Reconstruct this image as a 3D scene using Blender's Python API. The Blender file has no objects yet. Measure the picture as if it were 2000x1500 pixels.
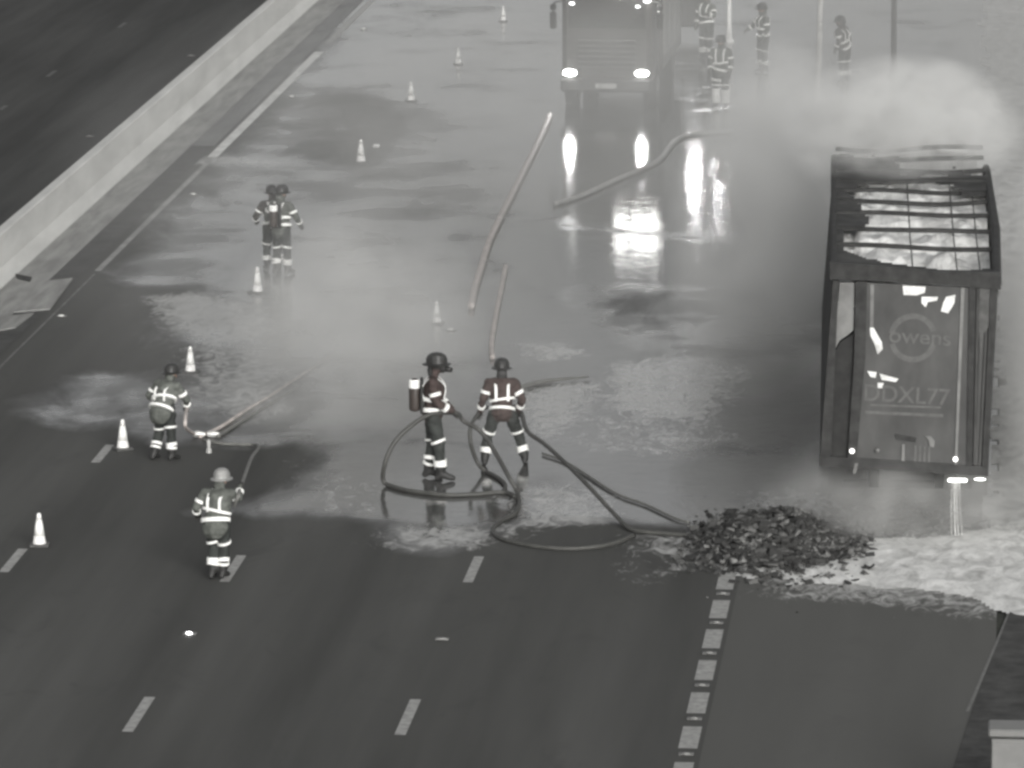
import bpy, bmesh, math, random
import numpy as np
from mathutils import Vector, Matrix, noise
random.seed(7)
R = math.radians
sc = bpy.context.scene
COL = sc.collection

# ------------------------------------------------------------------ camera
F, PITCH, PSI, H, ROLL = 10885.0, .1782, .0871, 17.51, -.0035
fw = Vector((-math.sin(PSI)*math.cos(PITCH), math.cos(PSI)*math.cos(PITCH), -math.sin(PITCH)))
rt = Vector((math.cos(PSI), math.sin(PSI), 0)); up = rt.cross(fw)
rt, up = rt*math.cos(ROLL)+up*math.sin(ROLL), up*math.cos(ROLL)-rt*math.sin(ROLL)
CAM = Vector((0, 0, H))
cd = bpy.data.cameras.new('camera'); cam = bpy.data.objects.new('camera', cd); COL.objects.link(cam)
M = Matrix((rt, up, -fw)).transposed().to_4x4(); M.translation = CAM
cam.matrix_world = M
cd.sensor_width = 36; cd.lens = F/2000*36; cd.clip_start = 1; cd.clip_end = 6000
sc.camera = cam

# ------------------------------------------------------------------ world, sun, exposure
w = bpy.data.worlds.new('World'); sc.world = w; w.use_nodes = True
nt = w.node_tree; nt.nodes.clear()
sky = nt.nodes.new('ShaderNodeTexSky'); sky.sky_type = 'NISHITA'; sky.sun_disc = False
SUN_EL, SUN_AZ = R(17), R(160)
sky.sun_elevation = SUN_EL; sky.sun_rotation = SUN_AZ; sky.air_density = 1.0; sky.dust_density = 3.0
hs = nt.nodes.new('ShaderNodeHueSaturation'); hs.inputs['Saturation'].default_value = .06
bg = nt.nodes.new('ShaderNodeBackground'); bg.inputs[1].default_value = .125
wo = nt.nodes.new('ShaderNodeOutputWorld')
nt.links.new(sky.outputs[0], hs.inputs['Color']); nt.links.new(hs.outputs[0], bg.inputs[0]); nt.links.new(bg.outputs[0], wo.inputs[0])
sl = bpy.data.lights.new('sun', 'SUN'); sl.energy = 2.3; sl.angle = R(36); sl.color = (1, .985, .95)
so = bpy.data.objects.new('sun', sl); COL.objects.link(so)
sdir = Vector((math.sin(SUN_AZ)*math.cos(SUN_EL), math.cos(SUN_AZ)*math.cos(SUN_EL), math.sin(SUN_EL)))
so.rotation_euler = (-sdir).to_track_quat('-Z', 'Y').to_euler()
so.location = (0, -20, 40)
vs = sc.view_settings; sc.display_settings.display_device = 'sRGB'
vs.view_transform = 'Standard'; vs.look = 'None'; vs.exposure = 0; vs.gamma = 1; vs.use_curve_mapping = False
sc.render.engine = 'CYCLES'
cy = sc.cycles
cy.volume_bounces = 2; cy.max_bounces = 6; cy.diffuse_bounces = 2; cy.glossy_bounces = 3; cy.transmission_bounces = 4
cy.volume_step_rate = 2.0; cy.volume_max_steps = 48
cy.use_denoising = True
cy.sample_clamp_indirect = 4
cy.filter_width = 2.9

# ------------------------------------------------------------------ pixel helpers (a pixel gives a direction)
def ray(px, py): return fw*F + rt*(px-1000) - up*(py-750)
def G(px, py, z=0.):
    d = ray(px, py); return CAM + d*((z-H)/d.z)
def PV(px, py, Y):
    d = ray(px, py); return CAM + d*(Y/d.y)

# ------------------------------------------------------------------ materials
MATS = {}
def nodes(name):
    m = bpy.data.materials.new(name); m.use_nodes = True
    n = m.node_tree; b = n.nodes['Principled BSDF']
    return m, n, b
def ramp(n, src, p0, c0, p1, c1):
    r = n.nodes.new('ShaderNodeValToRGB'); e = r.color_ramp.elements
    e[0].position = p0; e[0].color = (c0, c0, c0, 1); e[1].position = p1; e[1].color = (c1, c1, c1, 1)
    n.links.new(src, r.inputs[0]); return r.outputs[0]
def math_(n, op, a, b=None, clamp=False):
    m = n.nodes.new('ShaderNodeMath'); m.operation = op; m.use_clamp = clamp
    for i, v in enumerate((a, b)):
        if v is None: continue
        if isinstance(v, (int, float)): m.inputs[i].default_value = v
        else: n.links.new(v, m.inputs[i])
    return m.outputs[0]
def noise_(n, scale, detail=4, rough=.55, vec=None, dist=0):
    t = n.nodes.new('ShaderNodeTexNoise'); t.inputs['Scale'].default_value = scale
    t.inputs['Detail'].default_value = detail; t.inputs['Roughness'].default_value = rough; t.inputs['Distortion'].default_value = dist
    if vec is not None: n.links.new(vec, t.inputs['Vector'])
    return t.outputs[0]
def pos(n, sx=1, sy=1, sz=1):
    g = n.nodes.new('ShaderNodeNewGeometry'); mp = n.nodes.new('ShaderNodeMapping')
    mp.inputs['Scale'].default_value = (sx, sy, sz); n.links.new(g.outputs['Position'], mp.inputs['Vector']); return mp.outputs[0]
def mixc(n, fac, a, b, mode='MIX'):
    m = n.nodes.new('ShaderNodeMix'); m.data_type = 'RGBA'; m.blend_type = mode
    if isinstance(fac, (int, float)): m.inputs['Factor'].default_value = fac
    else: n.links.new(fac, m.inputs['Factor'])
    for i, v in ((6, a), (7, b)):
        if isinstance(v, tuple): m.inputs[i].default_value = (*v, 1)
        else: n.links.new(v, m.inputs[i])
    return m.outputs[2]
def bump(n, b, h, strength, dist):
    u = n.nodes.new('ShaderNodeBump'); u.inputs['Strength'].default_value = strength; u.inputs['Distance'].default_value = dist
    n.links.new(h, u.inputs['Height']); n.links.new(u.outputs[0], b.inputs['Normal'])
def mat(name, c, rough=.7, metal=0., var=.25, scale=6., bmp=.0, c2=None, spec=.5, sx=1, sy=1, sz=1):
    if name in MATS: return MATS[name]
    if isinstance(c, (int, float)): c = (c, c, c*.97)
    m, n, b = nodes(name)
    tc = n.nodes.new('ShaderNodeTexCoord'); mp = n.nodes.new('ShaderNodeMapping'); mp.inputs['Scale'].default_value = (sx, sy, sz)
    n.links.new(tc.outputs['Object'], mp.inputs[0])
    ns = noise_(n, scale, 5, .6, mp.outputs[0])
    if c2 is None: c2 = tuple(v*(1-var) for v in c); c = tuple(min(1, v*(1+var*.5)) for v in c)
    elif isinstance(c2, (int, float)): c2 = (c2, c2, c2*.97)
    f = ramp(n, ns, .35, 0, .65, 1)
    n.links.new(mixc(n, f, c2, c), b.inputs['Base Color'])
    b.inputs['Roughness'].default_value = rough; b.inputs['Metallic'].default_value = metal
    b.inputs['Specular IOR Level'].default_value = spec
    if bmp: bump(n, b, ns, bmp, .02)
    MATS[name] = m; return m
def emat(name, c, s):
    m, n, b = nodes(name)
    b.inputs['Base Color'].default_value = (.8, .8, .8, 1)
    b.inputs['Emission Color'].default_value = (*c, 1); b.inputs['Emission Strength'].default_value = s
    MATS[name] = m; return m

# ------------------------------------------------------------------ mesh helpers
class MB:
    def __init__(s): s.v = []; s.f = []; s.m = []
    def add(s, vs, fs, mi=0):
        o = len(s.v); s.v += [tuple(p) for p in vs]; s.f += [tuple(i+o for i in f) for f in fs]; s.m += [mi]*len(fs); return s
    def hexa(s, p, mi=0):       # 8 points: bottom ring 0-3, top ring 4-7
        return s.add(p, [(3,2,1,0),(4,5,6,7),(0,1,5,4),(1,2,6,5),(2,3,7,6),(3,0,4,7)], mi)
    def box(s, c, d, mi=0, rz=0, bev=0):
        cx, cy_, cz = c; hx, hy, hz = d[0]/2, d[1]/2, d[2]/2
        if bev:
            b = min(bev, hx*.9, hy*.9, hz*.9); pts = []; rings = []
            for z, k in ((-hz, b), (-hz+b, 0), (hz-b, 0), (hz, b)):
                r = [(-hx+k, -hy+k+ (b if not k else 0)), (-hx+k+(b if not k else 0), -hy+k), (hx-k-(b if not k else 0), -hy+k), (hx-k, -hy+k+(b if not k else 0)),
                     (hx-k, hy-k-(b if not k else 0)), (hx-k-(b if not k else 0), hy-k), (-hx+k+(b if not k else 0), hy-k), (-hx+k, hy-k-(b if not k else 0))]
                rings.append([(x, y, z) for x, y in r])
            pts = [p for r in rings for p in r]
            fs = [tuple(range(7, -1, -1)), tuple(range(24, 32))]
            for q in range(3):
                for i in range(8): fs.append((q*8+i, q*8+(i+1) % 8, q*8+8+(i+1) % 8, q*8+8+i))
        else:
            pts = [(-hx,-hy,-hz),(hx,-hy,-hz),(hx,hy,-hz),(-hx,hy,-hz),(-hx,-hy,hz),(hx,-hy,hz),(hx,hy,hz),(-hx,hy,hz)]
            fs = [(3,2,1,0),(4,5,6,7),(0,1,5,4),(1,2,6,5),(2,3,7,6),(3,0,4,7)]
        ca, sa = math.cos(rz), math.sin(rz)
        return s.add([(cx+x*ca-y*sa, cy_+x*sa+y*ca, cz+z) for x, y, z in pts], fs, mi)
    def tube(s, path, r, n=8, mi=0, cap=True, ry=None):
        P = [Vector(p) for p in path]; k = len(P); rs = r if isinstance(r, (list, tuple)) else [r]*k
        base = None; vs = []; fs = []
        for i in range(k):
            t = (P[min(i+1, k-1)]-P[max(i-1, 0)]).normalized()
            if base is None:
                a = Vector((1, 0, 0)) if abs(t.x) < .8 else Vector((0, 1, 0)); base = (a-t*a.dot(t)).normalized()
            else: base = (base-t*base.dot(t)).normalized()
            q = t.cross(base)
            for j in range(n):
                a = 2*math.pi*j/n; vs.append(P[i]+base*math.cos(a)*rs[i]+q*math.sin(a)*rs[i]*(ry or 1))
        for i in range(k-1):
            for j in range(n): fs.append((i*n+j, i*n+(j+1) % n, (i+1)*n+(j+1) % n, (i+1)*n+j))
        if cap: fs += [tuple(range(n-1, -1, -1)), tuple(range((k-1)*n, k*n))]
        return s.add(vs, fs, mi)
    def lathe(s, prof, c=(0,0,0), n=16, mi=0, sx=1, sy=1):
        vs = []; fs = []; k = len(prof)
        for r, z in prof:
            for j in range(n):
                a = 2*math.pi*j/n; vs.append((c[0]+r*math.cos(a)*sx, c[1]+r*math.sin(a)*sy, c[2]+z))
        for i in range(k-1):
            for j in range(n): fs.append((i*n+j, i*n+(j+1) % n, (i+1)*n+(j+1) % n, (i+1)*n+j))
        fs += [tuple(range(n-1, -1, -1)), tuple(range((k-1)*n, k*n))]
        return s.add(vs, fs, mi)
    def ell(s, c, r, mi=0, n=12, m=8):
        pr = []
        vs = []; fs = []
        for i in range(1, m):
            th = math.pi*i/m
            for j in range(n):
                a = 2*math.pi*j/n
                vs.append((c[0]+r[0]*math.sin(th)*math.cos(a), c[1]+r[1]*math.sin(th)*math.sin(a), c[2]-r[2]*math.cos(th)))
        for i in range(m-2):
            for j in range(n): fs.append((i*n+j, i*n+(j+1) % n, (i+1)*n+(j+1) % n, (i+1)*n+j))
        b = len(vs); vs += [(c[0], c[1], c[2]-r[2]), (c[0], c[1], c[2]+r[2])]
        for j in range(n): fs += [(b, (j+1) % n, j), (b+1, (m-2)*n+j, (m-2)*n+(j+1) % n)]
        return s.add(vs, fs, mi)
    def slab(s, pts, off, mi=0):   # polygon extruded by vector
        k = len(pts); P = [Vector(p) for p in pts]; o = Vector(off)
        fs = [tuple(range(k)), tuple(range(2*k-1, k-1, -1))]+[((i+1) % k, i, k+i, k+(i+1) % k) for i in range(k)]
        return s.add(P+[p+o for p in P], fs, mi)
    def build(s, name, mats, parent=None, loc=None, smooth=False, kind=None):
        me = bpy.data.meshes.new(name)
        vs = s.v
        if loc is not None: vs = [(x-loc[0], y-loc[1], z-loc[2]) for x, y, z in vs]
        me.from_pydata(vs, [], s.f)
        bm = bmesh.new(); bm.from_mesh(me); bmesh.ops.recalc_face_normals(bm, faces=bm.faces); bm.to_mesh(me); bm.free()
        for m in (mats if isinstance(mats, (list, tuple)) else [mats]): me.materials.append(m)
        me.polygons.foreach_set('material_index', s.m)
        if smooth: me.polygons.foreach_set('use_smooth', [True]*len(me.polygons))
        o = bpy.data.objects.new(name, me); COL.objects.link(o)
        if parent: o.parent = parent
        elif loc is not None: o.location = loc
        if kind: o['kind'] = kind
        return o
def tag(o, label, cat, group=None):
    o['label'] = label; o['category'] = cat
    if group: o['group'] = group
    return o
def thing(name, label, cat, loc=(0,0,0), rz=0, group=None):
    o = bpy.data.objects.new(name, None); COL.objects.link(o); o.location = loc; o.rotation_euler = (0, 0, rz)
    o.empty_display_size = .2
    return tag(o, label, cat, group)
def spline(P, k=6):
    P = [Vector(p) for p in P]; out = []
    for i in range(len(P)-1):
        a, b, c, d = P[max(i-1, 0)], P[i], P[i+1], P[min(i+2, len(P)-1)]
        for j in range(k):
            t = j/k
            out.append(.5*((2*b)+(c-a)*t+(2*a-5*b+4*c-d)*t*t+(3*b-a-3*c+d)*t**3))
    return out+[P[-1]]
def inpoly(x, y, P):
    r = False; j = len(P)-1
    for i in range(len(P)):
        if (P[i][1] > y) != (P[j][1] > y) and x < (P[j][0]-P[i][0])*(y-P[i][1])/(P[j][1]-P[i][1])+P[i][0]: r = not r
        j = i
    return r
def sdf(X, Y, P):      # signed distance (positive inside), numpy arrays
    d = np.full(X.shape, 1e9); ins = np.zeros(X.shape, bool); j = len(P)-1
    for i in range(len(P)):
        ax, ay = P[j]; bx, by = P[i]
        ex, ey = bx-ax, by-ay; t = np.clip(((X-ax)*ex+(Y-ay)*ey)/(ex*ex+ey*ey+1e-9), 0, 1)
        d = np.minimum(d, np.hypot(X-ax-t*ex, Y-ay-t*ey))
        c = ((ay > Y) != (by > Y)) & (X < (bx-ax)*(Y-ay)/((by-ay) if by != ay else 1e-9)+ax)
        ins ^= c; j = i
    return np.where(ins, d, -d)
def gp(pts): return [tuple(G(*p)[:2]) for p in pts]

# ================================================================== SETTING
# asphalt with a water film where the hoses ran; ripple glints are painted pale
def road_mat():
    m, n, b = nodes('asphalt')
    at = n.nodes.new('ShaderNodeAttribute'); at.attribute_name = 'wet'
    af = n.nodes.new('ShaderNodeAttribute'); af.attribute_name = 'film_glint'
    g = n.nodes.new('ShaderNodeNewGeometry'); sp = n.nodes.new('ShaderNodeSeparateXYZ'); n.links.new(g.outputs['Position'], sp.inputs[0])
    brk = noise_(n, 1, 5, .62, pos(n, .55, .22, 1), .6)
    wetv = math_(n, 'ADD', at.outputs['Fac'], math_(n, 'MULTIPLY', math_(n, 'SUBTRACT', brk, .5), 1.1))
    wet = ramp(n, wetv, .30, 0, .58, 1)
    deep = ramp(n, math_(n, 'ADD', wetv, math_(n, 'MULTIPLY', math_(n, 'SUBTRACT', noise_(n, 1, 6, .66, pos(n, .28, .42, 1), .5), .5), 1.7)), .58, 0, 1.38, 1)
    grit = noise_(n, 60, 3, .6, pos(n)); patch = noise_(n, 1, 4, .55, pos(n, .8, .05, 1)); stain = noise_(n, 1, 5, .65, pos(n, .9, .35, 1), 1)
    col = mixc(n, ramp(n, patch, .32, 0, .68, 1), (.044, .044, .042), (.096, .096, .092))
    col = mixc(n, ramp(n, stain, .56, 0, .72, .55), col, (.042, .042, .041))
    col = mixc(n, math_(n, 'MULTIPLY', grit, .5), col, (.12, .12, .115))
    col = mixc(n, math_(n, 'MULTIPLY', math_(n, 'GREATER_THAN', sp.outputs[0], -3.68), .5), col, (.135, .135, .128))
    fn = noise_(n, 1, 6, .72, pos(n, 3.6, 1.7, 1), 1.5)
    film_glint = math_(n, 'MULTIPLY', ramp(n, math_(n, 'ADD', math_(n, 'MULTIPLY', af.outputs['Fac'], .8), math_(n, 'MULTIPLY', math_(n, 'SUBTRACT', fn, .5), 2.0)), .30, 0, .75, 1), math_(n, 'GREATER_THAN', af.outputs['Fac'], .02))
    wc = mixc(n, math_(n, 'MULTIPLY', wet, .8), col, mixc(n, ramp(n, brk, .3, 0, .7, 1), (.045, .045, .044), (.125, .125, .122)))
    n.links.new(mixc(n, math_(n, 'MULTIPLY', film_glint, .8), wc, (.56, .56, .55)), b.inputs['Base Color'])  # pale colour for foam film and for painted ripple reflections
    rg = math_(n, 'SUBTRACT', .82, math_(n, 'MULTIPLY', wet, .42)); rg = math_(n, 'SUBTRACT', rg, math_(n, 'MULTIPLY', deep, .33)); rg = math_(n, 'ADD', rg, math_(n, 'MULTIPLY', film_glint, .25))
    n.links.new(rg, b.inputs['Roughness'])
    n.links.new(math_(n, 'ADD', .22, math_(n, 'MULTIPLY', wet, .45)), b.inputs['Specular IOR Level'])
    b.inputs['IOR'].default_value = 1.45
    rip = math_(n, 'ADD', noise_(n, 1, 3, .6, pos(n, 2.0, 1.6, 1), 1.0), math_(n, 'MULTIPLY', noise_(n, 1, 3, .65, pos(n, 8, 3.6, 1), .8), math_(n, 'ADD', .2, math_(n, 'MULTIPLY', af.outputs['Fac'], .7))))
    hgt = math_(n, 'ADD', math_(n, 'MULTIPLY', rip, math_(n, 'MULTIPLY', wet, .55)), math_(n, 'MULTIPLY', grit, math_(n, 'SUBTRACT', .25, math_(n, 'MULTIPLY', wet, .22))))
    bump(n, b, hgt, .32, .03)
    return m
ASPH = road_mat()
WET = gp([(0,805),(150,835),(330,866),(470,872),(600,864),(645,900),(600,945),(440,985),(370,1003),(560,1010),(735,1022),(760,1062),(830,1080),(1000,1060),(1100,1046),(1220,1036),(1400,1045),(1500,1100),(1700,1140),(2060,1150),(2060,-300),(560,-300),(640,75),(415,312),(185,545),(0,720)])
DRY = [(gp([(20,660),(190,565),(290,575),(330,600),(300,660),(340,705),(300,735),(150,720),(0,760)]), .55),
       (gp([(600,200),(680,165),(800,210),(800,290),(740,345),(640,330)]), .35),
       (gp([(190,540),(420,330),(560,330),(480,430),(440,560),(320,580)]), .35),
       (gp([(970,1035),(1050,1022),(1180,1022),(1230,1040),(1100,1075),(1000,1062)]), .8),
       (gp([(1050,440),(1400,432),(1640,470),(1640,700),(1250,710),(1150,690),(1120,620),(1000,560)]), .0),
       (gp([(1050,432),(1640,440),(1640,480),(1400,486),(1050,470)]), .12), (gp([(0,700),(190,560),(420,560),(560,600),(600,760),(560,850),(330,850),(0,800)]), .38), (gp([(450,215),(620,170),(820,200),(830,300),(720,350),(560,310),(440,300)]), .35), (gp([(1160,560),(1640,560),(1640,690),(1300,712),(1180,700),(1110,640)]), .36), (gp([(600,350),(900,330),(950,420),(700,440)]), .4)]
xs = np.linspace(-19.42, .12, 66); ys = np.concatenate([np.arange(52, 166, .35), np.linspace(166, 900, 40)])
XX, YY = np.meshgrid(xs, ys)
wv = np.clip(.5+sdf(XX, YY, WET)*.55, 0, 1)
for P, a in DRY: wv -= a*np.clip(.5+sdf(XX, YY, P)*.6, 0, 1)
wv = np.clip(wv, 0, 1)
for P, a in [(gp([(1180,235),(1440,235),(1440,420),(1330,440),(1180,420),(1060,400),(1070,230)]), .7), (gp([(1230,480),(1400,480),(1410,545),(1250,550)]), .6), (gp([(1080,455),(1140,455),(1140,540),(1085,540)]), .6), (gp([(1000,660),(1450,690),(1450,850),(1100,870)]), .35)]:
    wv += a*np.clip(.5+sdf(XX, YY, P)*.5, 0, 1)
FILM_GLINTP = [(gp([(1250,1050),(1390,1046),(1450,1075),(1410,1096),(1330,1104),(1275,1078)]), .9), (gp([(1210,1060),(1235,1075),(1250,1112),(1390,1100),(1400,1108),(1260,1135),(1235,1120)]), .6),
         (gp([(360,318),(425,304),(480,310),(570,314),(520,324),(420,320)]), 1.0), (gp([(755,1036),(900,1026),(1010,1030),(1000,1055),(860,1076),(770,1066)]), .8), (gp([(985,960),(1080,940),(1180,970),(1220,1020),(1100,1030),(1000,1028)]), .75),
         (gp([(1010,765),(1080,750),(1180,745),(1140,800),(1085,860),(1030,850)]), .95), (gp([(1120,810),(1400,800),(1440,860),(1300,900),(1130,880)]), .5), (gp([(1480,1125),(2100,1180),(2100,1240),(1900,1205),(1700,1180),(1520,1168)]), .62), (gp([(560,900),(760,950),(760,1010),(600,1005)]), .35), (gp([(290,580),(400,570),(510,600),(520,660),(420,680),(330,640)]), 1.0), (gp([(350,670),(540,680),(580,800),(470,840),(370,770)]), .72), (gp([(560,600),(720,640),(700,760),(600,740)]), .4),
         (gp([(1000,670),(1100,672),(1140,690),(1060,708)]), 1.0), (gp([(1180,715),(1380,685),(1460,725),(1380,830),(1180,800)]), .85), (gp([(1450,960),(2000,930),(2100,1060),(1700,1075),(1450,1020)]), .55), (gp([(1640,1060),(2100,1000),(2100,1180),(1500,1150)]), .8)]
fv = np.zeros(XX.shape)  # foam film patches, plus bright ripple reflections painted into the colour
for P, a in FILM_GLINTP: fv = np.maximum(fv, a*np.clip(.55+sdf(XX, YY, P)*1.1, 0, 1))
nx, ny = len(xs), len(ys)
me = bpy.data.meshes.new('road')
fc = [(j*nx+i, j*nx+i+1, (j+1)*nx+i+1, (j+1)*nx+i) for j in range(ny-1) for i in range(nx-1)]
me.from_pydata([(x, y, 0) for x, y in zip(XX.ravel(), YY.ravel())], [], fc)
a = me.attributes.new('wet', 'FLOAT', 'POINT'); a.data.foreach_set('value', wv.ravel().astype(np.float32))
a = me.attributes.new('film_glint', 'FLOAT', 'POINT'); a.data.foreach_set('value', fv.ravel().astype(np.float32))
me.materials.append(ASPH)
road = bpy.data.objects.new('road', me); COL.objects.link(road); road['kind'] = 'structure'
def sheet(name, pts, z, m, parent=None, th=None):
    b = MB()
    if th: b.slab([(x, y, z) for x, y in pts], (0, 0, th))
    else: b.add([(x, y, z) for x, y in pts], [tuple(range(len(pts)))])
    o = b.build(name, m, parent)
    if parent is None: o['kind'] = 'structure'
    return o
def rect(x0, x1, y0, y1): return [(x0, y0), (x1, y0), (x1, y1), (x0, y1)]
sheet('ground', rect(-3000, 3000, -500, 6000), -.12, mat('verge_soil', .035, .95, var=.4, scale=1.5))
sheet('verge', rect(.12, 40, 40, 900), -.03, mat('verge_grass', (.045, .048, .040), .95, var=.45, scale=3, bmp=.6))
sheet('opposite_road', rect(-42, -20.02, 40, 900), -.004, mat('asphalt_dry', .062, .85, var=.3, scale=1.2, spec=.2, sy=.06))
CONC = mat('concrete', (.60, .60, .58), .85, var=.14, scale=1.6, bmp=.15, sy=.2)
CONC2 = mat('concrete_worn', (.30, .30, .29), .85, var=.3, scale=4, bmp=.3, sy=.12)
sheet('paved_strip', rect(-19.42, -18.60, 40, 900), .012, CONC2)
sheet('drain_channel', rect(-18.598, -18.07, 40, 127.5), .008, mat('channel_dirt', .055, .8, var=.4, scale=2))
sheet('drain_channel', rect(-18.598, -18.07, 127.5, 900), .008, mat('channel_wet', .12, .5, var=.5, scale=1.2, sy=.3))
sheet('verge_apron', [tuple(G(*p)[:2]) for p in ((1990,1150),(1952,1250),(1900,1385),(1862,1500),(1800,1700),(2300,1700),(2300,1150))], .009, mat('verge_dark', .055, .9, var=.5, scale=2.5, bmp=.5))
# painted markings: children of the road
PAINT = mat('worn_road_paint', .36, .75, var=.3, scale=9)
PAINTW = mat('wet_sheen_paint', .72, .6, var=.3, scale=2.5)  # wet sheen of the far edge line, painted as a lighter colour
def mark(x, y0, y1, wd, m=PAINT): return sheet('lane_marking', rect(x-wd/2, x+wd/2, y0, y1), .0045, m, road)
for (px, y0, y1) in ((793, 1436, 1366), (928, 1138, 1087), (264, 1430, 1361), (463, 1137, 1085), (205, 904, 869), (20, 1118, 1072)):
    a = G(px, y0); c = G(px, y1); lx = {793:-7.68, 928:-7.68, 264:-11.28, 463:-11.28, 205:-14.67, 20:-14.67}[px]
    mark(lx, a.y, c.y, .15)
ty = G(1345.5, 1440.6).y
for k in range(-3, 6): mark(-3.87, ty+k*1.94-.6, ty+k*1.94+.6, .25)
mark(-17.83, 40, 108.6, .0501, mat('faded_paint', .16, .8, var=.4, scale=3))
mark(-17.83, 109, 125.2, .13, mat('dull_paint', .30, .7, var=.4, scale=1.2))
mark(-17.85, 125.6, 146, .24, PAINTW); mark(-17.85, 148, 400, .2)
sheet('edge_line', [tuple(G(1978,1175)[:2]), tuple(G(1984,1175)[:2]), tuple(G(1893,1390)[:2]), tuple(G(1886,1390)[:2])], .0045, mat('faint_paint', .17, .8), road)
for p0, p1 in (((92,150),(112,138)), ((232,54),(250,44)), ((0,215),(12,206))):
    a, c = G(*p0), G(*p1); sheet('opposite_marking', [(a.x-.06, a.y), (a.x+.06, a.y), (a.x+.06, c.y), (a.x-.06, c.y)], .003, mat('ghost_paint', .10, .8), None)
sheet('opposite_marking', rect(-20.62, -20.5, 40, 400), .003, mat('old_line', .085, .8))
# concrete step barrier
prof = [(-19.36,0),(-19.37,.04),(-19.52,.28),(-19.565,.88),(-19.60,.90),(-19.76,.90),(-19.80,.88),(-19.86,.26),(-19.95,.05),(-19.97,0)]
b = MB(); yy = np.arange(40, 400, 6.); k = len(prof)
vs_ = [(x, y, z) for y in yy for x, z in prof]
b.add(vs_, [(j*k+i, j*k+i+1, (j+1)*k+i+1, (j+1)*k+i) for j in range(len(yy)-1) for i in range(k-1)])
tag(b.build('concrete_barrier', CONC), 'pale concrete step barrier running along the central reservation', 'barrier')
# drain slabs in the channel
for pts, lb in (([(28,612),(84,552),(142,546),(98,606)], 'longer pale concrete drain slab in the gutter by the barrier'), ([(-40,655),(4,622),(66,614),(30,642)], 'shorter pale concrete drain slab in the gutter with dark edges')):
    o = MB().slab([(*G(*p)[:2], .01) for p in pts], (0, 0, .025)).build('drain_slab', CONC2); tag(o, lb, 'drain cover', 'drain slabs beside the barrier')
o = MB().slab([(*G(*p)[:2], .012) for p in [(30,538),(62,545),(58,552),(34,546)]], (0, 0, .03)).build('rag_debris', mat('char', .03, .9)); tag(o, 'small dark scrap lying on the paved strip by the barrier', 'debris')

# ================================================================== FOAM, DEBRIS
def foam_obj(name, poly, hgt, step, m, label, z0=.006, freq=2.2, seed=0):
    P = gp(poly); x0 = min(p[0] for p in P); x1 = max(p[0] for p in P); y0 = min(p[1] for p in P); y1 = max(p[1] for p in P)
    gx = np.arange(x0-.3, x1+.3, step); gy = np.arange(y0-.3, y1+.3, step*1.6); X, Y = np.meshgrid(gx, gy); S = sdf(X, Y, P)
    b = MB(); idx = {}
    Z = np.zeros(X.shape); keep = np.zeros(X.shape, bool)
    for j in range(X.shape[0]):
        for i in range(X.shape[1]):
            v = Vector((X[j, i], Y[j, i]*.6, seed))
            e = S[j, i]+.35*noise.noise(v*1.7)+.14*noise.noise(v*6)
            keep[j, i] = e > 0
            Z[j, i] = z0+max(0, min(1, e*1.1))*hgt*(.35+.65*abs(noise.noise(v*freq))+.45*max(0, noise.noise(v*freq*3.1)))
    for j in range(X.shape[0]-1):
        for i in range(X.shape[1]-1):
            q = [(j, i), (j, i+1), (j+1, i+1), (j+1, i)]
            if sum(keep[c] for c in q) < 3: continue
            for c in q:
                if c not in idx: idx[c] = len(b.v); b.v.append((X[c], Y[c], Z[c]))
            b.f.append(tuple(idx[c] for c in q)); b.m.append(0)
    o = b.build(name, m, smooth=True, kind='stuff'); tag(o, label, 'foam'); return o
def foam_mat(name, c, c2, sy=.5):
    m, n, b = nodes(name)
    f = noise_(n, 1, 6, .7, pos(n, 3.2, 3.2*sy, 3), .8)
    n.links.new(mixc(n, ramp(n, f, .32, 0, .6, 1), (c2, c2, c2*.97), (c, c, c*.98)), b.inputs['Base Color'])
    b.inputs['Roughness'].default_value = .6; bump(n, b, noise_(n, 9, 5, .7, pos(n, 1, .6, 1)), .5, .04); return m
FOAM = foam_mat('foam', .86, .42); FILM = foam_mat('thin_foam', .34, .12)
foam_obj('fire_foam', [(1430,1112),(1520,1092),(1640,1068),(1700,1052),(1800,1058),(1860,1045),(1930,1032),(2100,985),(2160,1275),(1972,1200),(1880,1168),(1760,1152),(1640,1142),(1540,1146),(1500,1128),(1440,1122)], .05, .06, FOAM, 'thick white extinguishing foam spread over the hard shoulder below the trailer')
foam_obj('fire_foam', [(1930,1035),(1932,850),(1938,700),(1930,450),(1920,200),(1915,-60),(2120,-60),(2160,1035)], .06, .13, foam_mat('verge_foam', .7, .2), 'foam covered verge beyond the right flank of the burnt trailer', z0=.006, seed=20)
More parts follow.
